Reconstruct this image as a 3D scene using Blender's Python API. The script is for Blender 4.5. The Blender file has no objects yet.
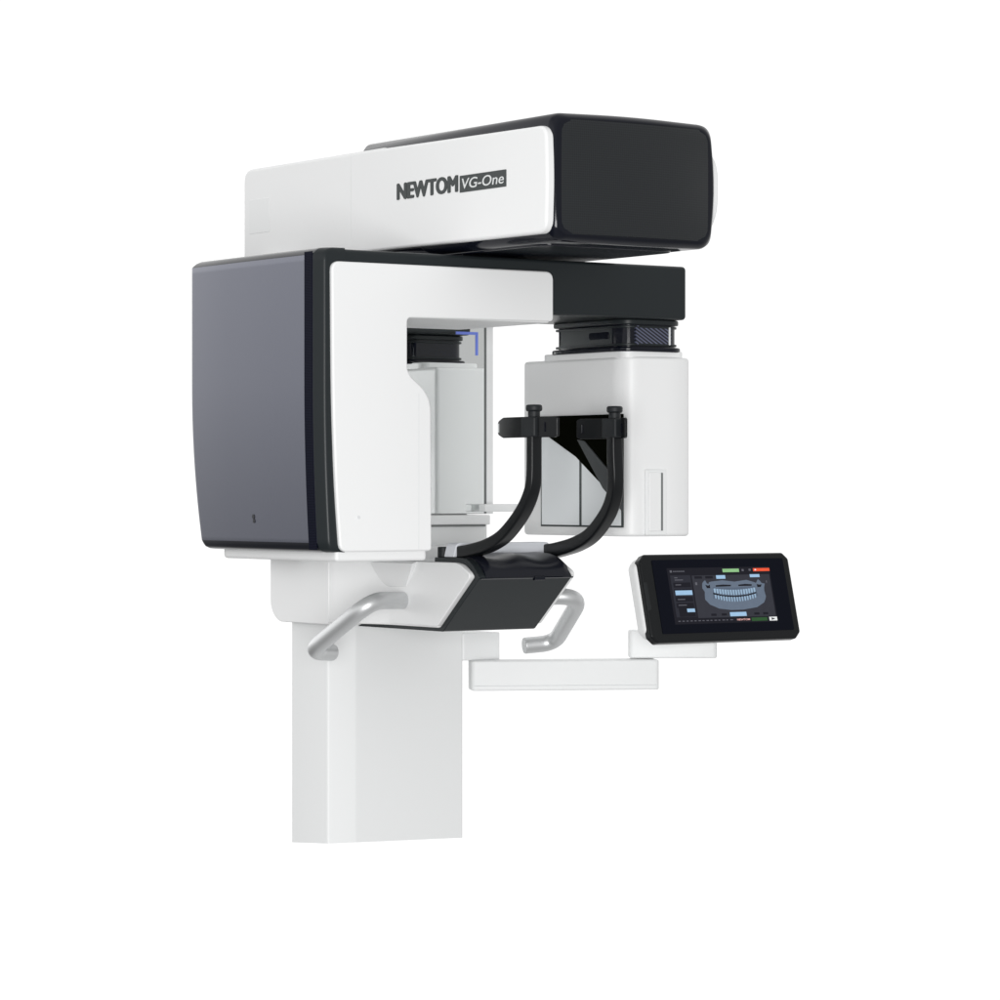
import bpy, bmesh, math
from mathutils import Vector, Matrix
S = bpy.context.scene
C = S.collection

# ---------------------------------------------------------------- camera
EYE = 0.888                      # camera height above the foot of the column
cd = bpy.data.cameras.new('camera'); cam = bpy.data.objects.new('camera', cd); C.objects.link(cam)
cam.location = (0, 0, EYE); cam.rotation_euler = (math.radians(90), 0, 0)
cd.sensor_width = 36; cd.lens = 113.4; cd.shift_y = -0.010
cd.clip_start = 0.1; cd.clip_end = 100
S.camera = cam

# ---------------------------------------------------------------- white studio surround
w = bpy.data.worlds.new('World'); S.world = w; w.use_nodes = True
nt = w.node_tree; nt.nodes.clear()
out = nt.nodes.new('ShaderNodeOutputWorld'); bg = nt.nodes.new('ShaderNodeBackground')
tc = nt.nodes.new('ShaderNodeTexCoord'); 
def ramp(tree, src, stops):
    r = tree.nodes.new('ShaderNodeValToRGB'); e = r.color_ramp.elements
    e[0].position, e[0].color = stops[0][0], (stops[0][1],)*3+(1,)
    e[1].position, e[1].color = stops[-1][0], (stops[-1][1],)*3+(1,)
    for p, v in stops[1:-1]:
        n = e.new(p); n.color = (v,)*3+(1,)
    tree.links.new(src, r.inputs[0]); return r.outputs[0]
# made-up surround brightness by angle: full behind and left, dimmer right front
dotn = nt.nodes.new('ShaderNodeVectorMath'); dotn.operation = 'DOT_PRODUCT'
dotn.inputs[1].default_value = (0.86, -0.51, 0)
nt.links.new(tc.outputs['Generated'], dotn.inputs[0])
m1 = nt.nodes.new('ShaderNodeMath'); m1.operation = 'MULTIPLY_ADD'; m1.inputs[1].default_value = .5; m1.inputs[2].default_value = .5
nt.links.new(dotn.outputs['Value'], m1.inputs[0])
val = ramp(nt, m1.outputs[0], [(0, 1.0), (0.62, 1.0), (0.78, .85), (0.9, .72), (1, .70)])
sxyz = nt.nodes.new('ShaderNodeSeparateXYZ'); nt.links.new(tc.outputs['Generated'], sxyz.inputs[0])
def half(sock):
    m_ = nt.nodes.new('ShaderNodeMath'); m_.operation = 'MULTIPLY_ADD'; m_.inputs[1].default_value = .5; m_.inputs[2].default_value = .5
    nt.links.new(sxyz.outputs[sock], m_.inputs[0]); return m_.outputs[0]
yv = ramp(nt, half('Y'), [(0, .66), (.48, .68), (.64, 1), (1, 1)])      # added dimming behind the camera, shapes the light
zv = ramp(nt, half('Z'), [(0, .58), (.25, .64), (.40, 1), (1, 1)])      # added dimming from below for the undersides, no floor there
def mul(a_, b_):
    m_ = nt.nodes.new('ShaderNodeMath'); m_.operation = 'MULTIPLY'; nt.links.new(a_, m_.inputs[0]); nt.links.new(b_, m_.inputs[1]); return m_.outputs[0]
lw = ramp(nt, half('X'), [(0, 1), (.22, 1), (.38, 0), (1, 0)])          # made-up glow on the left, graded by height for the side shell
zl = ramp(nt, half('Z'), [(.30, .22), (.47, .62), (.57, 1.75), (1, .6)])
mx = nt.nodes.new('ShaderNodeMix'); mx.data_type = 'FLOAT'; mx.inputs[2].default_value = 1.0
nt.links.new(lw, mx.inputs[0]); nt.links.new(zl, mx.inputs[3])
nt.links.new(mul(mul(mul(val, yv), zv), mx.outputs[0]), bg.inputs['Color']); bg.inputs['Strength'].default_value = 1.06
nt.links.new(bg.outputs[0], out.inputs[0])

def area(name, loc, target, size, sy, power, col=(1, 1, 1)):
    l = bpy.data.lights.new(name, 'AREA'); l.shape = 'RECTANGLE'; l.size = size; l.size_y = sy; l.energy = power; l.color = col
    o = bpy.data.objects.new(name, l); C.objects.link(o); o.location = loc
    o.rotation_euler = (Vector(target)-Vector(loc)).to_track_quat('-Z', 'Y').to_euler()
    return o
area('fill_lamp', (0.1, 0.0, 0.45), (0, 7.6, 0.9), 2.8, 2.2, 330)  # added unseen lamp, lifts the front and inner faces

vs = S.view_settings
vs.view_transform = 'Standard'; vs.look = 'None'; vs.exposure = 0.05; vs.gamma = 1; vs.use_curve_mapping = False
S.cycles.max_bounces = 10

# ---------------------------------------------------------------- materials
def mat(name, col, rough=.4, metal=0, spec=.5, coat=0, noise=0, bump=0, bscale=400):
    m = bpy.data.materials.new(name); m.use_nodes = True; t = m.node_tree; p = t.nodes['Principled BSDF']
    p.inputs['Base Color'].default_value = (*col, 1); p.inputs['Roughness'].default_value = rough
    p.inputs['Metallic'].default_value = metal; p.inputs['Specular IOR Level'].default_value = spec
    p.inputs['Coat Weight'].default_value = coat; p.inputs['Coat Roughness'].default_value = .06
    co = t.nodes.new('ShaderNodeTexCoord'); n = t.nodes.new('ShaderNodeTexNoise')
    n.inputs['Scale'].default_value = 3.0; n.inputs['Detail'].default_value = 4
    t.links.new(co.outputs['Object'], n.inputs['Vector'])
    mr = t.nodes.new('ShaderNodeMapRange'); mr.inputs['To Min'].default_value = rough*.88; mr.inputs['To Max'].default_value = min(1, rough*1.14)
    t.links.new(n.outputs['Fac'], mr.inputs['Value']); t.links.new(mr.outputs[0], p.inputs['Roughness'])
    if bump:
        n2 = t.nodes.new('ShaderNodeTexNoise'); n2.inputs['Scale'].default_value = bscale; n2.inputs['Detail'].default_value = 2
        t.links.new(co.outputs['Object'], n2.inputs['Vector'])
        b = t.nodes.new('ShaderNodeBump'); b.inputs['Strength'].default_value = bump; b.inputs['Distance'].default_value = .0006
        t.links.new(n2.outputs['Fac'], b.inputs['Height']); t.links.new(b.outputs[0], p.inputs['Normal'])
    return m
WHITE = mat('white_lacquer', (.83, .835, .835), .46, bump=.05)
WHITE2 = mat('white_enamel', (.81, .82, .82), .48, bump=.05)
GREYW = mat('pale_grey_plastic', (.70, .715, .72), .45)
SEAM = mat('seam_grey', (.16, .17, .17), .6)
ANTH = mat('anthracite_lacquer', (.017, .021, .023), .34, spec=.22, bump=.06)
ANTHL = mat('satin_graphite', (.108, .114, .146), .27, metal=.60, spec=.85, bump=.08, bscale=700)
GLOSS = mat('gloss_black', (.004, .005, .010), .10, spec=.28)
BLACK = mat('black_plastic', (.005, .006, .007), .30, spec=.28)
RUBBER = mat('black_rubber', (.012, .014, .016), .5, spec=.3)
STEEL = mat('satin_aluminium', (.64, .65, .655), .42, metal=.75, bump=.05)
INK = mat('dark_print', (.020, .028, .028), .5)
PAPER = mat('light_print', (.72, .74, .74), .5)
BLUE = mat('blue_tape', (.17, .24, .75), .5)
CHIN = mat('frosted_plastic', (.68, .70, .74), .35)
GLASSG = mat('detector_window', (.80, .83, .845), .16, spec=.5)
REFL = mat('painted_reflection', (.003, .0035, .002), .55, spec=.0)
MIRROR = mat('mirror_glass', (.90, .92, .915), .012, metal=1)
def ribbed(name, a, b, scale, ang, rough=.3):
    m = mat(name, a, rough); t = m.node_tree; p = t.nodes['Principled BSDF']
    co = t.nodes['Texture Coordinate'] if 'Texture Coordinate' in t.nodes else t.nodes.new('ShaderNodeTexCoord')
    mp = t.nodes.new('ShaderNodeMapping'); mp.inputs['Rotation'].default_value = ang
    wv = t.nodes.new('ShaderNodeTexWave'); wv.inputs['Scale'].default_value = scale
    t.links.new(co.outputs['Object'], mp.inputs[0]); t.links.new(mp.outputs[0], wv.inputs['Vector'])
    r = t.nodes.new('ShaderNodeValToRGB'); r.color_ramp.elements[0].position = .45; r.color_ramp.elements[1].position = .75
    r.color_ramp.elements[0].color = (*a, 1); r.color_ramp.elements[1].color = (*b, 1)
    t.links.new(wv.outputs['Fac'], r.inputs[0]); t.links.new(r.outputs[0], p.inputs['Base Color'])
    return m
GRILLE = ribbed('ribbed_grille', (.004, .005, .012), (.10, .11, .17), 42, (0, math.radians(60), 0))
REFL_HATCH = ribbed('painted_reflection_hatch', (.035, .04, .042), (.11, .12, .125), 60, (math.radians(40), 0, 0), .5)  # hatched part of the painted window reflection
RIBV = ribbed('ribbed_trim', (.003, .004, .010), (.010, .011, .022), 90, (0, math.radians(90), 0), .25)
RIBV.node_tree.nodes['Principled BSDF'].inputs['IOR'].default_value = 1.08
CUPM = mat('smooth_black_pad', (.006, .007, .012), .28, spec=.35)
SCREENG = mat('screen_glass', (.004, .005, .010), .08); SCREENG.node_tree.nodes['Principled BSDF'].inputs['IOR'].default_value = 1.16
# anthracite cover with a field of tiny perforations
PERF = mat('perforated_cover', (.024, .028, .032), .34, spec=.4)
t = PERF.node_tree; p = t.nodes['Principled BSDF']; co = [n for n in t.nodes if n.type == 'TEX_COORD'][0]
vo = t.nodes.new('ShaderNodeTexVoronoi'); vo.voronoi_dimensions = '2D'; vo.inputs['Scale'].default_value = 190; vo.inputs['Randomness'].default_value = .0
sx = t.nodes.new('ShaderNodeSeparateXYZ'); cx = t.nodes.new('ShaderNodeCombineXYZ'); t.links.new(co.outputs['Object'], sx.inputs[0])
t.links.new(sx.outputs['X'], cx.inputs['X']); t.links.new(sx.outputs['Z'], cx.inputs['Y']); t.links.new(cx.outputs[0], vo.inputs['Vector'])
r = t.nodes.new('ShaderNodeValToRGB'); r.color_ramp.elements[0].position = .25; r.color_ramp.elements[1].position = .5
r.color_ramp.elements[0].color = (.009, .010, .012, 1); r.color_ramp.elements[1].color = (.015, .018, .020, 1)
t.links.new(vo.outputs['Distance'], r.inputs[0]); t.links.new(r.outputs[0], p.inputs['Base Color'])
def glow(name, col, k=1.0):
    m = bpy.data.materials.new(name); m.use_nodes = True; t = m.node_tree; p = t.nodes['Principled BSDF']
    p.inputs['Base Color'].default_value = (.004, .004, .006, 1); p.inputs['Roughness'].default_value = .12; p.inputs['IOR'].default_value = 1.12
    p.inputs['Emission Color'].default_value = (*col, 1)
    co = t.nodes.new('ShaderNodeTexCoord'); n = t.nodes.new('ShaderNodeTexNoise'); n.inputs['Scale'].default_value = 90
    t.links.new(co.outputs['Object'], n.inputs['Vector'])
    mr = t.nodes.new('ShaderNodeMapRange'); mr.inputs['To Min'].default_value = k*.92; mr.inputs['To Max'].default_value = k*1.08
    t.links.new(n.outputs['Fac'], mr.inputs['Value']); t.links.new(mr.outputs[0], p.inputs['Emission Strength'])
    return m
LCD = dict(bg=glow('lcd_dark', (.012, .012, .016)), panel=glow('lcd_panel', (.026, .027, .035)), main=glow('lcd_main', (.036, .037, .046)),
           line=glow('lcd_line', (.12, .12, .14)), blue=glow('lcd_blue', (.34, .53, .74)), green=glow('lcd_green', (.27, .52, .24)),
           dgreen=glow('lcd_dark_green', (.03, .09, .03)), red=glow('lcd_red', (.85, .10, .04)), jaw=glow('lcd_jaw', (.13, .165, .22)),
           jaw2=glow('lcd_jaw_shade', (.10, .13, .18)), tooth=glow('lcd_tooth', (.30, .43, .57)), white=glow('lcd_white', (.8, .82, .82)),
           txt=glow('lcd_text', (.11, .11, .13)), pink=glow('lcd_pink', (.8, .45, .42)))

# ---------------------------------------------------------------- frame of the machine: s across, t towards the patient, z up from eye level
root = bpy.data.objects.new('dental_scanner', None); C.objects.link(root)
ANG = math.atan2(.574, .819)
root.location = (-.259, 7.93, 0); root.rotation_euler = (0, 0, ANG)
root['label'] = 'white and anthracite dental x-ray scanner with chin rest, grab handles and lit touch screen'
root['category'] = 'dental scanner'
def V(s, t, z): return Vector((s, -t, z+EYE))
def wst(X, d):
    c, k = math.cos(ANG), math.sin(ANG); dx = X+.259; dd = d-7.93
    return c*dx+k*dd, k*dx-c*dd

def obj(name, bm, m, parent=root, bevel=0, seg=3, ang=35, label=None):
    bmesh.ops.remove_doubles(bm, verts=bm.verts, dist=1e-6)
    bmesh.ops.recalc_face_normals(bm, faces=bm.faces)
    me = bpy.data.meshes.new(name); bm.to_mesh(me); bm.free()
    for x in (m if isinstance(m, list) else [m]): me.materials.append(x)
    for f in me.polygons: f.use_smooth = True
    o = bpy.data.objects.new(name, me); C.objects.link(o); o.parent = parent
    if bevel:
        b = o.modifiers.new('bevel', 'BEVEL'); b.width = bevel; b.segments = seg; b.limit_method = 'ANGLE'; b.angle_limit = math.radians(ang); b.harden_normals = True
    me.set_sharp_from_angle(angle=math.radians(38))
    if label: o['label'] = label
    return o
def rpoly(pts, n=6):
    """pts: (a, b[, radius]) -> outline with rounded corners"""
    o = []; N = len(pts)
    for i, p in enumerate(pts):
        r = p[2] if len(p) > 2 else 0
        P = Vector(p[:2]); A = Vector(pts[i-1][:2]); B = Vector(pts[(i+1) % N][:2])
        if r <= 0: o.append(tuple(P)); continue
        u = (A-P); v = (B-P); lu, lv = u.length, v.length; u.normalize(); v.normalize()
        r = min(r, lu*.49, lv*.49)
        a, b = P+u*r, P+v*r
        for k in range(n+1):
            q = k/n; o.append(tuple(a*(1-q)**2+P*2*q*(1-q)+b*q*q))
    return o
def prism(axis, pts, a, b, bm=None):
    bm = bm or bmesh.new()
    f = {'s': lambda p, q: V(q, p[0], p[1]), 't': lambda p, q: V(p[0], q, p[1]), 'z': lambda p, q: V(p[0], p[1], q)}[axis]
    A = [bm.verts.new(f(p, a)) for p in pts]; B = [bm.verts.new(f(p, b)) for p in pts]
    bm.faces.new(A); bm.faces.new(B[::-1]); n = len(pts)
    for i in range(n): bm.faces.new((A[i], B[i], B[(i+1) % n], A[(i+1) % n]))
    return bm
def box(s0, s1, t0, t1, z0, z1, bm=None): return prism('z', [(s0, t0), (s1, t0), (s1, t1), (s0, t1)], z0, z1, bm)
def loft(rings, bm=None, cap=True):
    bm = bm or bmesh.new(); R = [[bm.verts.new(v) for v in r] for r in rings]; n = len(R[0])
    for a, b in zip(R, R[1:]):
        for i in range(n): bm.faces.new((a[i], b[i], b[(i+1) % n], a[(i+1) % n]))
    if cap: bm.faces.new(R[0]); bm.faces.new(R[-1][::-1])
    return bm
def fillet(path, r, n=8):
    P = [Vector(p) for p in path]; o = [P[0]]
    for i in range(1, len(P)-1):
        u = P[i-1]-P[i]; v = P[i+1]-P[i]; q = min(r, u.length*.49, v.length*.49); u.normalize(); v.normalize()
        a, b = P[i]+u*q, P[i]+v*q
        for k in range(n+1):
            x = k/n; o.append(a*(1-x)**2+P[i]*2*x*(1-x)+b*x*x)
    return o+[P[-1]]
def smooth_path(P, n=6):
    P = [Vector(p) for p in P]; o = []
    for i in range(len(P)-1):
        a, b, c, d = P[max(i-1, 0)], P[i], P[i+1], P[min(i+2, len(P)-1)]
        for k in range(n):
            x = k/n; o.append(.5*((2*b)+(c-a)*x+(2*a-5*b+4*c-d)*x*x+(3*b-a-3*c+d)*x**3))
    return o+[P[-1]]
def tube(path, r, n=20, round_end=.004, bm=None):
    rings = []; up = Vector((0.13, .2, 1)).normalized()
    for i, p in enumerate(path):
        d = (path[min(i+1, len(path)-1)]-path[max(i-1, 0)]).normalized()
        x = d.cross(up).normalized(); y = d.cross(x)
        rings.append([p+(x*math.cos(a)+y*math.sin(a))*r for a in [2*math.pi*k/n for k in range(n)]])
        up = -y if y.dot(up) < 0 else y
    return loft(rings, bm)
def cyl(c, axis, r, h, n=40, bm=None, r2=None):
    """cylinder centred on local point c=(s,t,z); axis is a V-space direction"""
    bm = bm or bmesh.new(); a = Vector(axis).normalized(); p = V(*c)
    x = a.orthogonal().normalized(); y = a.cross(x); r2 = r if r2 is None else r2
    R = [[p+a*q*h/2+(x*math.cos(k*2*math.pi/n)+y*math.sin(k*2*math.pi/n))*rr for k in range(n)] for q, rr in ((-1, r), (1, r2))]
    return loft(R, bm)
def rect(a0, a1, b0, b1, r): return rpoly([(a0, b0, r), (a1, b0, r), (a1, b1, r), (a0, b1, r)])

# ================================================================ COLUMN
col = obj('column', prism('z', rpoly([(-.197, -.19, .01), (.202, -.19, .01), (.202, 0, .008), (-.125, .004, .004), (-.197, -.014, .006)]), -.888, -.30), WHITE2)
for v in col.data.vertices:
    if v.co.z < .01 and v.co.x < -.1 and v.co.y < .03: v.co.z += .009        # the foot is trimmed at a slight angle
    if v.co.z < .01 and v.co.y > .15 and v.co.x < 0: v.co.z -= .003
up = obj('column_head', prism('z', rect(-.28, .28, -.28, -.09, .012), -.165, .574), WHITE2, bevel=.004)
obj('head_base', prism('z', rect(-.28, .28, -.28, .0, .012), -.165, -.066), WHITE2, up, bevel=.004)
obj('collar', prism('z', rect(-.286, .286, -.205, .006, .012), -.064, -.0890), WHITE2, up, bevel=.003)
obj('seam', prism('z', rect(-.270, .268, -.19, .0075, .004), -.0935, -.0893), SEAM, up)
# mirror board on the head of the column, turned a little
mb = bmesh.new()
mz0, mz1 = -.060, .49
a = Vector((-.31, -.050)); b = Vector((.300, -.050))
quad = [V(a.x, a.y, mz0), V(b.x, b.y, mz0), V(b.x, b.y, mz1), V(a.x, a.y, mz1)]
nrm = (quad[1]-quad[0]).cross(quad[3]-quad[0]).normalized()
loft([quad, [q+nrm*.004 for q in quad]], mb)
mir = obj('mirror', mb, MIRROR, up)
obj('backing_board', prism('z', [(-.325, -.092), (.325, -.092), (.325, -.044), (.3035, -.044), (.3035, -.0545), (-.325, -.0545)], mz0-.002, mz1+.002), WHITE2, up)
obj('edge_gasket', prism('z', [(.3005, -.0505), (.3035, -.0505), (.3035, -.0425), (.3005, -.0425)], mz0, mz1), SEAM, up)
def mpt(q, z, off=.0048):
    p = a+(b-a)*q; v = V(p.x, p.y, z); return v+nrm*off
bm = bmesh.new()
for q0, q1, z0, z1 in ((.853, .965, .400, .407), (.953, .965, .347, .400)):
    A = [mpt(q0, z0), mpt(q1, z0), mpt(q1, z1), mpt(q0, z1)]
    loft([A, [v+nrm*.0006 for v in A]], bm)
obj('corner_mark', bm, BLUE, mir, label='blue corner mark on the mirror')

# carriage that rides on the column
cg = obj('carriage', prism('s', rpoly([(-.25, -.14, .01), (.03, -.14, .01), (.03, -.333, .004), (-.215, -.333, .05), (-.25, -.30, .05)], 8), -.222, .222), WHITE, bevel=.012)
obj('side_bracket', prism('z', rect(.20, .318, -.11, .0, .008), -.4362, -.366), WHITE2, bevel=.003)
obj('support_rail', prism('s', [(-.03, -.056), (.0, -.056), (.0, -.036), (-.03, -.036)], .27, .50), WHITE2, bevel=.003)

# ================================================================ CHIN SUPPORT
ct = obj('chin_support', prism('z', rpoly([(-.2205, .0), (.2205, .0), (.2205, .035, .03), (.150, .155, .06), (.146, .40), (-.146, .40), (-.150, .155, .06), (-.2205, .035, .03)], 8), -.329, -.172), WHITE, bevel=.004)
for sg in (-1, 1):
    prof = rpoly([(.15, -.172, .01), (.49, -.172, .02), (.548, -.200, .02), (.402, -.326, .008), (.15, -.326, .004)])
    a_, b_ = sorted((sg*.120, sg*(.150 if sg < 0 else .158)))
    obj('side_cheek', prism('s', prof, a_, b_), WHITE, ct, bevel=.006)
    # bevelled grip ledge under the top rim of the cheek
    bm = bmesh.new(); o0 = sg*.1495; o1 = sg*.166; o2 = sg*.1515
    A = [V(o0, .06, -.172), V(o0, .32, -.172), V(o0, .27, -.234), V(o0, .06, -.238)]
    B = [V(o1, .06, -.177), V(o1, .322, -.177), V(o2, .271, -.233), V(o2, .06, -.237)]
    loft([A, B], bm); obj('grip_ledge', bm, WHITE, ct, bevel=.004)
# dark tray: lip, curved nose, sloping front, under-strip
prof = rpoly([(.375, -.161, .003), (.52, -.161, .03), (.566, -.206, .006), (.412, -.338, .006), (.03, -.338), (.06, -.328), (.400, -.328, .004), (.545, -.204, .006), (.505, -.174, .02), (.375, -.174, .002)])
tray = obj('tray_shell', prism('s', prof, -.138, .131), ANTH, ct, bevel=.0025)
obj('front_cover', prism('s', [(.39, -.325), (.40, -.318), (.535, -.205), (.50, -.176), (.38, -.176), (.38, -.325)], -.127, .129), ANTH, ct)
obj('tray_seam', prism('s', [(.5668, -.2085), (.5625, -.2105), (.5605, -.2080), (.5655, -.2065)], -.134, .134), GLOSS, ct)
obj('release_latch', cyl((.035, .5625, -.209), (1, 0, 0), .006, .030, 20), GLOSS, ct, bevel=.001)
# scooped glossy chin cup along the nose of the tray
bm = bmesh.new(); N = 72; prev = None
for i in range(N+1):
    x = i/N; s = -.120+.244*x; e_ = max(0, abs(2*x-1)-.88)/.12*.010
    d = .007*(.5-.5*math.cos(2*math.pi*x*2))
    ring = [V(s, .40, -.150), V(s, .44, -.150), V(s, .475, -.1495-.5*d), V(s, .505, -.151-d), V(s, .53, -.157-d*.9), V(s, .553, -.170-d*.7), V(s, .5640, -.190), V(s, .5650, -.206), V(s, .53, -.206), V(s, .40, -.170)]
    ring = [bm.verts.new(v-Vector((0, 0, e_*(.2+.8*(k < 7))))) for k, v in enumerate(ring)]
    if prev:
        for k in range(len(ring)): bm.faces.new((prev[k], ring[k], ring[(k+1) % len(ring)], prev[(k+1) % len(ring)]))
    else: bm.faces.new(ring)
    prev = ring
bm.faces.new(prev[::-1])
cup = obj('chin_cup', bm, CUPM, ct)
obj('chin_block', prism('t', rpoly([(-.132, -.160), (.160, -.160), (.150, -.126, .012), (-.123, -.126, .012)]), .405, .447), CHIN, ct, bevel=.003)
obj('knob', cyl((-.119, .385, -.149), (0, 0, 1), .014, .026, 28), RUBBER, ct, bevel=.003)

# ================================================================ HEAD SUPPORT (two bent arms with temple clamps)
hs = None
for sg in (-1, 1):
    s0 = -.105 if sg < 0 else .128; so = 0 if sg < 0 else .022
    P = smooth_path([V(s0*1.02+so, .415, -.151), V(s0+so, .45, -.149), V(s0+so, .494, -.143), V(s0+so, .562, -.129), V(s0+so, .623, -.105), V(s0+so*.8, .684, -.060), V(s0+so*.5, .720, -.018), V(s0+so*.2, .736, .023), V(s0, .738, .092), V(s0, .738, .165)], 6)
    rings = []; X = Vector((1, 0, 0))
    for i, p in enumerate(P):
        d = (P[min(i+1, len(P)-1)]-P[max(i-1, 0)]).normalized(); nn = X.cross(d).normalized()
        q = i/(len(P)-1); hw = .0180-.003*q; ht = (.0165 if sg < 0 else .0185)-.005*q
        sec = rpoly([(-hw, -ht, .006), (hw, -ht, .006), (hw, ht, .006), (-hw, ht, .006)], 4)
        rings.append([p+X*u+nn*v for u, v in sec])
    arm = obj('head_support_arm', loft(rings), BLACK)
    obj('base_clip', prism('s', rpoly([(.400, -.166, .006), (.448, -.166, .006), (.455, -.134, .01), (.405, -.132, .008)]), s0+so-.016, s0+so+.016), BLACK, arm, bevel=.004)
    k = obj('clamp_knob', cyl((s0, .738, .189), (0, 0, 1), .019, .016, 32), RUBBER, arm, bevel=.005)
    obj('knob_stem', cyl((s0, .738, .174), (0, 0, 1), .014, .018, 28), RUBBER, arm, bevel=.002)
    obj('clamp_body', prism('z', rect(s0-.020, s0+.018, .712, .765, .006), .123, .168), RUBBER, arm, bevel=.003)
    # temple plate curving round the head
    t0, t1 = (.578, .815) if sg < 0 else (.610, .800)
    rings = []; n = 26
    for i in range(n+1):
        x = i/n; t = t0+(t1-t0)*x; bulge = sg*(.014-.050*((x-.5)*2)**2*.55)
        edge = min(x, 1-x); hh = .024*min(1, (.62+2.0*min(x, .19)) if sg < 0 else 1)*(1 if edge > .03 else .86)
        cz = .145
        sc = s0+bulge
        rings.append([V(sc-.004, t, cz-hh), V(sc+.004, t, cz-hh), V(sc+.004, t, cz+hh), V(sc-.004, t, cz+hh)])
    pl = obj('temple_plate', loft(rings), BLACK, arm, bevel=.002)
    for tt in ((t0+.014), (t1-.03)):
        ss = s0+sg*(.014-.050*((((tt-t0)/(t1-t0))-.5)*2)**2*.55)
        obj('plate_slot', prism('t', rect(ss-.0055, ss+.0055, .134, .156, .002), tt-.002, tt+.002), (PAPER if tt < .65 and sg < 0 else GLOSS), pl)

# ================================================================ HANDLES
for sg in (-1, 1):
    P = [V(sg*.135, .245, -.268), V(sg*.310, .365, -.262), V(sg*.362, .175, -.388), V(sg*.285, .150, -.394)]
    path = fillet(P, .065, 12)
    obj('grab_handle', tube(path, .0208, 32), STEEL, bevel=.003, ang=60)

# ================================================================ TOP ARM
ta = obj('top_arm', prism('s', rpoly([(-.365, .575, .012), (.30, .575), (.30, .822), (-.365, .822, .035)], 8), -.2335, .2335), WHITE, bevel=.010)
def section(hs_, z0, z1, r, bul=.008, tb=.006):
    c = [(-hs_, z0+r), (-hs_-bul, (z0+z1)/2), (-hs_, z1-r)]
    pts = rpoly([(-hs_, z0, r), (-hs_-bul*.7, (z0+z1)/2, .08), (-hs_, z1, r), (0, z1+tb, .1), (hs_+.012, z1, r), (hs_+.014+bul*1.5, (z0+z1)/2, .1), (hs_+.012, z0, r), (0, z0-tb*.5, .1)], 8)
    return pts
rings = []
for t_, ins in ((.160, .03), (.178, .004), (.19, 0), (.955, 0), (.966, .003), (.975, .012), (.9765, .018)):
    rings.append([V(s, t_, z) for s, z in section(.222-ins*.8, .555+ins, .842-ins, .034)])
sh = obj('arm_shell', loft(rings), GLOSS, ta)
# front cover: gently bulged perforated lid
bm = bmesh.new(); rows = []; Z0, Z1, W, R_ = .572, .828, .208, .03
nz, ns = 22, 28
for j in range(nz+1):
    z = Z0+(Z1-Z0)*j/nz; e = min(z-Z0, Z1-z); w_ = W-(R_-math.sqrt(max(0, R_**2-(R_-min(e, R_))**2)))
    rows.append([V(w_*(2*i/ns-1)*1.02+.008,   .976+.020*(1-(2*i/ns-1)**2)*(1-((2*j/nz-1)**2)*.5), z) for i in range(ns+1)])
vv = [[bm.verts.new(v) for v in r] for r in rows]
for j in range(nz):
    for i in range(ns): bm.faces.new((vv[j][i], vv[j][i+1], vv[j+1][i+1], vv[j+1][i]))
ed = [e for e in bm.edges if e.is_boundary]
ret = bmesh.ops.extrude_edge_only(bm, edges=ed)
for v in [g for g in ret['geom'] if isinstance(g, bmesh.types.BMVert)]: v.co.y += .014
obj('front_lid', bm, PERF, ta)
for sg in (-1, 1):
    zb = .572
    pan = rpoly([(.155, zb+.003, .01), (.968, zb, .028), (.974, .70, .2), (.968, .812, .028), (.155, .820, .01)], 8)
    if sg > 0: pan = rpoly([(.155, .562, .01), (.90, .566, .06), (.966, .63, .08), (.966, .76, .08), (.90, .812, .06), (.155, .820, .01)], 10)
    pl = obj('side_panel', prism('s', pan, *sorted((sg*.205, sg*(.2385 if sg < 0 else .258)))), WHITE, ta, bevel=.012, seg=5)
obj('hatch_cover', prism('s', rect(-.335, -.233, .655, .742, .006), -.2345, -.230), WHITE2, ta, bevel=.001)
bm = bmesh.new()
obj('underside_panel', prism('z', rect(-.19, .19, .26, .90, .05), .5505, .562), GLOSS, ta, bevel=.003)
# logo
def text(body, size, off, shear=0, bold=0):
    c = bpy.data.curves.new('lettering', 'FONT'); c.body = body; c.size = size; c.extrude = .0004; c.offset = bold; c.shear = shear; c.resolution_u = 4
    o = bpy.data.objects.new('tmp', c); C.objects.link(o); bpy.context.view_layer.update()
    me = bpy.data.meshes.new_from_object(o.evaluated_get(bpy.context.evaluated_depsgraph_get()))
    bpy.data.objects.remove(o); return me
def place_text(name, body, x0, x1, z0, z1, m, sfun, parent, shear=0, bold=0, extra=None):
    """fit the text into t x0..x1, z z0..z1 on a plane; sfun maps (a, b, out) to a local point"""
    me = text(body, 1, 0, shear, bold); xs = [v.co.x for v in me.vertices]; ys = [v.co.y for v in me.vertices]; zs = [v.co.z for v in me.vertices]
    ax, bx, ay, by, az = min(xs), max(xs), min(ys), max(ys), min(zs)
    for v in me.vertices:
        q = (v.co.x-ax)/(bx-ax); h = (v.co.y-ay)/(by-ay)
        v.co = sfun(x0+(x1-x0)*q, z0+(z1-z0)*h, 0.0006 if v.co.z > az+1e-5 else 0)
    me.materials.clear(); me.materials.append(m)
    bm = bmesh.new(); bm.from_mesh(me); bpy.data.meshes.remove(me)
    return obj(name, bm, m, parent)
side = lambda a, b, o_: V(-.2387-o_, a, b)
wm = place_text('wordmark', 'NEWTOM', .368, .620, .6905, .7275, INK, side, ta)
bm = bmesh.new()
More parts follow.
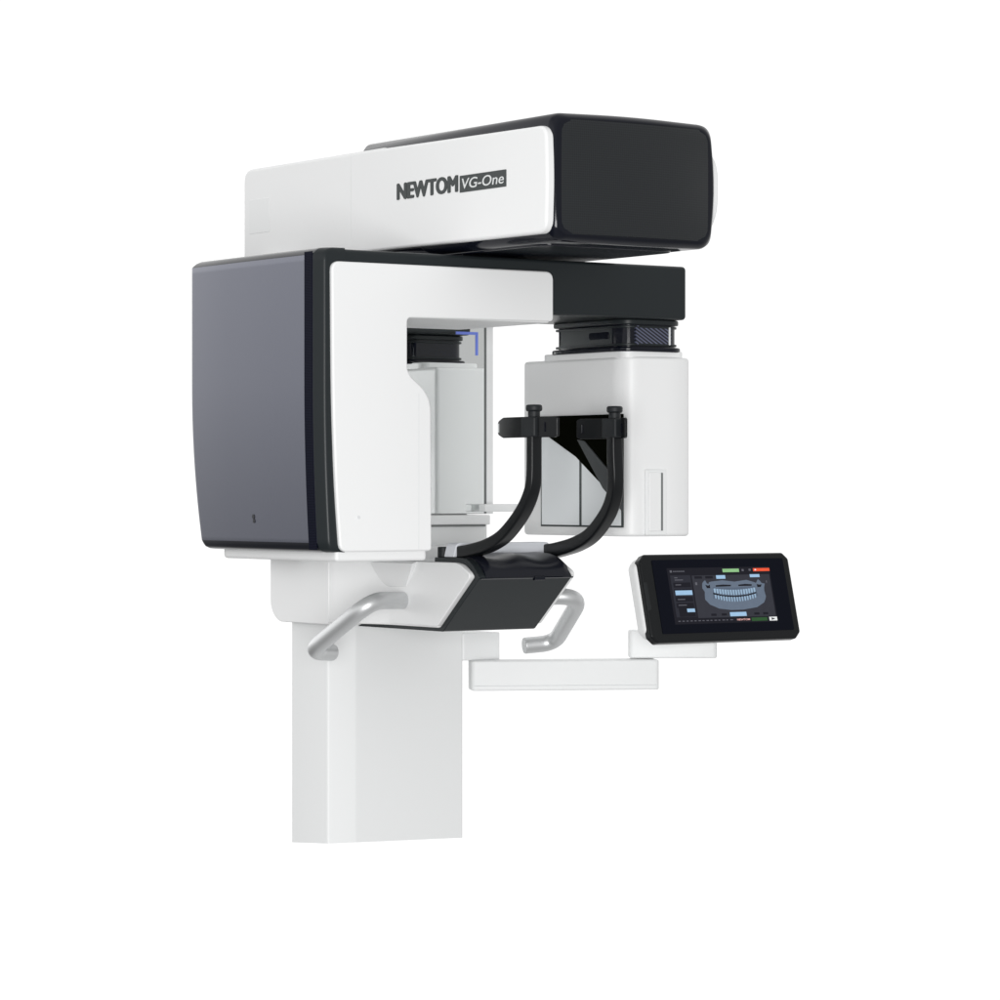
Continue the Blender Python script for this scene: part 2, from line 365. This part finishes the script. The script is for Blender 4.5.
for j, (da, db) in enumerate(((-.0040, 0), (.0040, 0), (-.0018, -.0015), (.0018, .0015), (-.0018, .0015), (.0018, -.0015), (.0030, .0010), (-.0030, -.0010), (0, .0015), (0, -.0015))):
    tmp = wm.data.copy(); tmp.transform(Matrix.Translation((-.00003*(j+1), -da, db))); bm.from_mesh(tmp); bpy.data.meshes.remove(tmp)
bm.from_mesh(wm.data); bm.to_mesh(wm.data); bm.free()
pb = obj('model_plate', prism('s', rect(.630, .817, .6865, .7255, .002), -.2392, -.2380), INK, ta)
side2 = lambda a, b, o_: V(-.2393-o_, a, b)
place_text('plate_lettering', 'VG-One', .640, .808, .6945, .7185, PAPER, side2, pb, shear=.15, bold=.002)

# ================================================================ ROTATING ARM
obj('rotary_joint', cyl((-.07, .36, .552), (0, 0, 1), .17, .03, 64), GLOSS, bevel=.003)
ra = obj('rotating_arm', prism('z', rpoly([(-.56, .24), (.456, .24, .012), (.456, .598, .012), (-.56, .598)]), .415, .546), ANTH, bevel=.010)
obj('beam_underside', prism('z', rect(-.50, .044, .215, .597, .012), .3955, .4165), WHITE, ra, bevel=.004)
obj('top_cap', cyl((-.33, .555, .546), (0, 0, 1), .012, .004, 24), GLOSS, ra, bevel=.001)
# source housing: barrel-sided dark shell
def lsec(z):
    k = max(0, .25-z)                                   # nearly straight above, drawn in towards the foot
    s0 = -.601+.085*k*k
    tb = .006+.20*k*k
    tf = .5995
    return s0, tb, tf
def lring(z, ins=0, shift=0):
    s0, tb, tf = lsec(z)
    pts = rpoly([(s0+ins, tb+ins, .02), (s0-.004+ins, (tb+tf)/2, .12), (s0+ins, tf-.062, .004), (s0+.001+ins, tf-.027, .003), (s0+.016+ins, tf-.003-ins*.3, .006), (-.53, tf-ins*.3), (-.535, tb+ins)], 5)
    return [V(s, t_, z) for s, t_ in pts]
zs = [.547-.687*i/24 for i in range(25) if i < 1 or .547-.687*i/24 > -.115]+[0]
rings = [lring(.5490, .026), lring(.5475, .016), lring(.5430, .008), lring(.5365, .002), lring(.5330, 0)]+[lring(z) for z in zs[1:-1]]+[lring(-.120, 0), lring(-.127, .002), lring(-.1345, .005), lring(-.1395, .012), lring(-.1415, .024)]
m_ = [n for n in ANTHL.node_tree.nodes if n.type == 'MAP_RANGE'][0]; m_.inputs['To Min'].default_value = m_.inputs['To Max'].default_value = .27
hs_ = obj('housing_shell', loft(rings), [ANTHL, ANTH, GLOSS], ra, label='graphite side shell of the left housing')
for f in hs_.data.polygons:
    z = f.center.z-EYE
    if -f.center.y > .5995-.029: f.material_index = 1
    elif z > .5335 or z < -.120: f.material_index = 2
def strip(name, f0, f1, m, off, z0=.540, z1=-.136):
    bm = bmesh.new(); A = []
    for i in range(25):
        z = z0+(z1-z0)*i/24; s0, tb, tf = lsec(z)
        (sa, ta_), (sb, tb_) = f0(s0, tf), f1(s0, tf); n_ = Vector((-(tb_-ta_), (sb-sa))).normalized()
        if n_.x > 0: n_ = -n_
        A.append([V(sa+n_.x*off, ta_+n_.y*off*(1 if n_.y > 0 else 1), z), V(sb+n_.x*off, tb_+n_.y*off, z), V(sb, tb_, z), V(sa, ta_, z)])
    return obj(name, loft(A, bm), m, ra)
strip('ribbed_edge_trim', lambda s, t_: (s, t_-.062), lambda s, t_: (s+.001, t_-.030), RIBV, .0015)
for q in (0, 1): pass
obj('screw', cyl((-.5940, .301, -.062), (1, 0, 0), .0055, .006, 20), GLOSS, ra)
obj('screw', cyl((-.5935, .303, -.072), (1, 0, 0), .0048, .006, 20), GLOSS, ra)
# white core of the housing and its L-shaped front panel
core = rpoly([(-.552, .07, .03), (-.31, .07, .02), (-.304, .50, .02), (-.303, .592, .012), (-.552, .592)])
obj('housing_core', prism('z', core, -.163, .21), WHITE, ra, bevel=.008)
obj('housing_core_top', prism('z', rpoly([(-.552, .07, .03), (-.375, .07, .02), (-.375, .594, .01), (-.552, .594)]), .2, .416), WHITE, ra, bevel=.004)
pan = rpoly([(-.550, -.140, .02), (-.5615, .0, .1), (-.570, .2, .1), (-.5725, .517, .022), (.0455, .517, .022), (.0455, .399, .010), (-.368, .395, .012), (-.368, .268, .02), (-.303, .218, .05), (-.301, -.140, .01)], 8)
fp = obj('front_panel', prism('t', pan, .594, .608), WHITE, ra, bevel=.005, seg=4, label='white L-shaped front panel')
obj('panel_crease', prism('t', rect(-.3385, -.3372, -.136, .222, 0), .6070, .6083), GREYW, fp)
obj('panel_screw', cyl((-.5015, .6085, -.062), (0, 1, 0), .004, .002, 20), GREYW, ra)

# neck and detector on the other end of the beam
neck = obj('detector_neck', prism('z', rpoly([(.286, .28, .03), (.460, .28, .04), (.460, .572, .05), (.286, .572, .05)]), .345, .416), GLOSS, ra, bevel=.002)
obj('neck_flange', prism('z', rpoly([(.274, .266, .035), (.472, .266, .05), (.472, .584, .06), (.274, .584, .06)], 10), .336, .348), GLOSS, neck, bevel=.004)
obj('upper_flange', prism('z', rpoly([(.278, .270, .03), (.468, .270, .05), (.468, .579, .055), (.278, .579, .055)], 10), .402, .4145), ANTH, neck, bevel=.003)
for z_ in (.3535, .3965):
    obj('neck_rib', prism('z', rpoly([(.2815, .274, .03), (.4645, .274, .045), (.4645, .5765, .055), (.2815, .5765, .055)], 10), z_-.0028, z_+.0028), ANTH, neck, bevel=.0015)
obj('side_plate', prism('s', rpoly([(.31, .352), (.52, .352), (.52, .396, .004), (.31, .396, .004)]), .283, .289), ANTH, neck, bevel=.001)
obj('neck_slot', prism('s', rect(.43, .51, .368, .385, .006), .2810, .285), GLOSS, neck, bevel=.001)
obj('vent_grille', prism('t', rect(.316, .424, .352, .399, .002), .566, .5755), GRILLE, neck)
obj('grille_trim', prism('t', rect(.416, .421, .354, .397, .001), .5735, .577), PAPER, neck)
det = obj('detector_housing', prism('z', rpoly([(.282, .150, .012), (.487, .150, .02), (.491, .575, .03), (.430, .590, .03), (.300, .580, .035), (.282, .54, .02)]), -.113, .324), WHITE, ra, bevel=.020, seg=5)
obj('detector_plinth', prism('z', rect(.286, .472, .22, .575, .03), .32, .339), WHITE, det, bevel=.003)
obj('recess_frame', prism('t', rect(.335, .399, -.110, .050, .004), .575, .5905), WHITE2, det, bevel=.003)
obj('grip_tab', prism('t', rect(.343, .379, -.100, .043, .003), .580, .5945), WHITE, det, bevel=.003)
obj('grip_gap', prism('t', rect(.3805, .3865, -.099, .042, .001), .585, .5912), SEAM, det)
# window on the inner face
def sp(name, poly, m, o0, o1, parent, **k):
    return obj(name, prism('s', poly, .282-o0, .282-o1), m, parent, **k)
win = sp('window_frame', [(.229, -.091), (.567, -.091), (.567, .183), (.229, .183)], INK, .0012, -.003, det)
sp('window_pane', [(.2345, -.0865), (.3915, -.0865), (.3915, .181), (.2345, .181)], GLASSG, .0022, -.002, win)
sp('window_pane', [(.4025, -.0865), (.562, -.0865), (.562, .181), (.4025, .181)], GLASSG, .0022, -.002, win)
sp('window_reflection', [(.229, .184), (.575, .184), (.575, -.030), (.548, -.012), (.478, .022), (.385, .082), (.231, .150)], REFL, .0075, .0035, win)  # dark reflection in the glass, painted as a thin sheet
sp('hatched_reflection', [(.395, .124), (.425, .120), (.548, .030), (.578, .012), (.578, -.052), (.560, -.038), (.500, .005)], REFL_HATCH, .0110, .0080, win)  # grey band of the same reflection, also a painted sheet

# ================================================================ MONITOR ARM
def bar(X0, d0, X1, d1, z0, z1, depth, name, parent=root):
    A = Vector(wst(X0, d0)); B = Vector(wst(X1, d1)); u = (B-A).normalized(); n_ = Vector((u.y, -u.x)) # away
    if n_.y > 0: n_ = -n_
    pts = [tuple(A), tuple(B), tuple(B+n_*depth), tuple(A+n_*depth)]
    return obj(name, prism('z', rpoly([(*p, .012) for p in pts]), z0, z1), WHITE2, parent, bevel=.004)
b1 = bar(-.0715, 8.02, .409, 8.08, -.512, -.436, .09, 'monitor_arm')
A = bar(-.069, 8.0185, .4065, 8.0785, -.5000, -.4985, .05, 'arm_seam', b1)
A.data.materials.clear(); A.data.materials.append(GREYW)
b2 = bar(.333, 8.12, .560, 8.12, -.4335, -.363, .08, 'monitor_arm_link')

# ================================================================ MONITOR
ms, mt = wst(.5670, 8.065); mc = V(ms, mt, -.2735)
pt = math.radians(14.5); rr = math.radians(0.0)
MX = Vector((1, 0, 0)); MN = Vector((0, -math.cos(pt), math.sin(pt))); MU = Vector((0, math.sin(pt), math.cos(pt)))
MW, MH = .490, .230
def M(x, y, o_=0): return mc+MX*(x-.5)*MW-MU*(y-.5)*MH+MN*o_
def mprism(pts, o0, o1, bm=None, mi=0):
    bm = bm or bmesh.new(); A_ = [bm.verts.new(M(x, y, o0)) for x, y in pts]; B_ = [bm.verts.new(M(x, y, o1)) for x, y in pts]; n = len(pts)
    fs = [bm.faces.new(A_), bm.faces.new(B_[::-1])]+[bm.faces.new((A_[i], B_[i], B_[(i+1) % n], A_[(i+1) % n])) for i in range(n)]
    for f in fs: f.material_index = mi
    return bm
asp = MW/MH
def mrect(x0, y0, x1, y1, c): return [(x0+c, y0), (x1-c, y0), (x1, y0+c*asp), (x1, y1-c*asp), (x1-c, y1), (x0+c, y1), (x0, y1-c*asp), (x0, y0+c*asp)]
mon = obj('monitor', mprism(mrect(0, 0, 1, 1, .035), -.028, 0), BLACK, bevel=.006, seg=4)
obj('back_cover', mprism(mrect(-.012, .02, 1.014, .93, .04), -.052, -.014), WHITE, mon, bevel=.012, seg=4)
obj('bezel_button', mprism([(.003, .32), (.022, .32), (.026, .62), (.003, .64)], -.004, .0012), RUBBER, mon, bevel=.0008)
obj('glass', mprism(mrect(.075, .07, .955, .90, .004), -.001, .0014), SCREENG, mon)
# picture on the display: one mesh in layers 0.2 mm apart
keys = list(LCD.keys()); bm = bmesh.new()
def L(k, x0, y0, x1, y1, lay=1): mprism([(x0, y0), (x1, y0), (x1, y1), (x0, y1)], .0014+.00012*(lay-1)+.00002, .0014+.00012*lay, bm, keys.index(k))
def LP(k, pts, lay): mprism(pts, .0014+.00012*(lay-1)+.00002, .0014+.00012*lay, bm, keys.index(k))
L('bg', .164, .165, .852, .80)
L('panel', .18, .247, .312, .72, 2); L('main', .322, .253, .844, .735, 2)
for y in (.33, .40, .49, .56): L('bg', .192, y, .306, y+.055, 3)
L('green', .533, .183, .644, .222, 2); L('red', .74, .182, .852, .217, 2); L('white', .75, .192, .76, .207, 3)
for a_ in ((.662, .19, .676, .213), (.71, .188, .724, .211)): L('line', *a_, 2)
L('line', .182, .190, .196, .215, 2)
for i in range(6): L('txt', .203+.013*i, .197, .213+.013*i, .209, 2)
L('blue', .483, .255, .544, .296, 3); L('blue', .711, .251, .777, .285, 3)
for x in (.338, .41): L('bg', x, .262, x+.05, .29, 3)
L('blue', .197, .419, .308, .471, 4)
L('bg', .202, .614, .308, .716, 3); L('blue', .256, .626, .307, .665, 4)
for y in (.27, .295, .35, .515, .58): L('txt', .205, y, .205+.035+.02*math.sin(y*90), y+.010, 4)
L('blue', .536, .679, .647, .726, 3)
for x in (.41, .48, .70, .76): L('bg', x, .69, x+.035, .715, 3)
L('dgreen', .676, .747, .783, .786, 2); L('white', .797, .744, .85, .788, 2)
LP('bg', [(.812, .752), (.838, .766), (.812, .780)], 3)
L('line', .337, .33, .350, .362, 3); L('txt', .815, .325, .821, .352, 3)
for i in range(14): L('txt', .187+.0265*i, .760, .187+.0265*i+.015+.006*math.sin(i*3.1), .770, 2)
jaw = [(.383, .347), (.392, .325), (.406, .309), (.414, .345), (.424, .352), (.430, .332), (.445, .326), (.521, .313), (.601, .332), (.683, .314), (.735, .343), (.745, .352), (.755, .325), (.762, .309), (.775, .330), (.782, .352), (.804, .362), (.796, .40), (.793, .439), (.798, .509), (.790, .545), (.778, .578), (.726, .63), (.63, .653), (.549, .654), (.47, .634), (.413, .586), (.386, .527), (.388, .48), (.392, .44), (.379, .4)]
LP('jaw', jaw, 3)
LP('jaw2', [(.45, .39), (.60, .40), (.735, .385), (.745, .50), (.60, .56), (.44, .52)], 4)
LP('bg', [(.47, .368), (.52, .362), (.575, .368), (.57, .384), (.47, .386)], 4); LP('bg', [(.622, .368), (.67, .360), (.715, .366), (.712, .384), (.624, .384)], 4)
LP('bg', [(.402, .36), (.420, .372), (.432, .36), (.432, .40), (.41, .40)], 4); LP('bg', [(.748, .365), (.765, .372), (.782, .37), (.772, .40), (.75, .40)], 4)
LP('bg', [(.445, .452), (.507, .483), (.587, .494), (.669, .485), (.736, .455), (.736, .468), (.669, .502), (.587, .512), (.507, .501), (.445, .47)], 5)
for i in range(16):
    x = .452+.0178*i; c = (i-7.5)/7.5; yc = .487-.03*c*c; wd = .0135 if abs(c) > .35 else .0125
    LP('tooth', [(x, yc-.062+.01*c*c), (x+wd, yc-.062+.01*c*c), (x+wd*.95, yc-.006), (x+wd*.5, yc+.001), (x+.001, yc-.006)], 6)
    LP('tooth', [(x+.001, yc+.020), (x+wd*.9, yc+.020), (x+wd*.85, yc+.066-.01*c*c), (x+wd*.45, yc+.078-.01*c*c), (x+.002, yc+.066-.01*c*c)], 6)
scr = obj('screen', bm, [LCD[k] for k in keys], mon, label='lit display with a panoramic dental x-ray')
mtx = lambda x, y, o_: M(x, y, .0018+o_*.2)
place_text('screen_lettering', 'NEWTOM', .578, .664, .776, .755, LCD['pink'], mtx, scr, bold=.02)
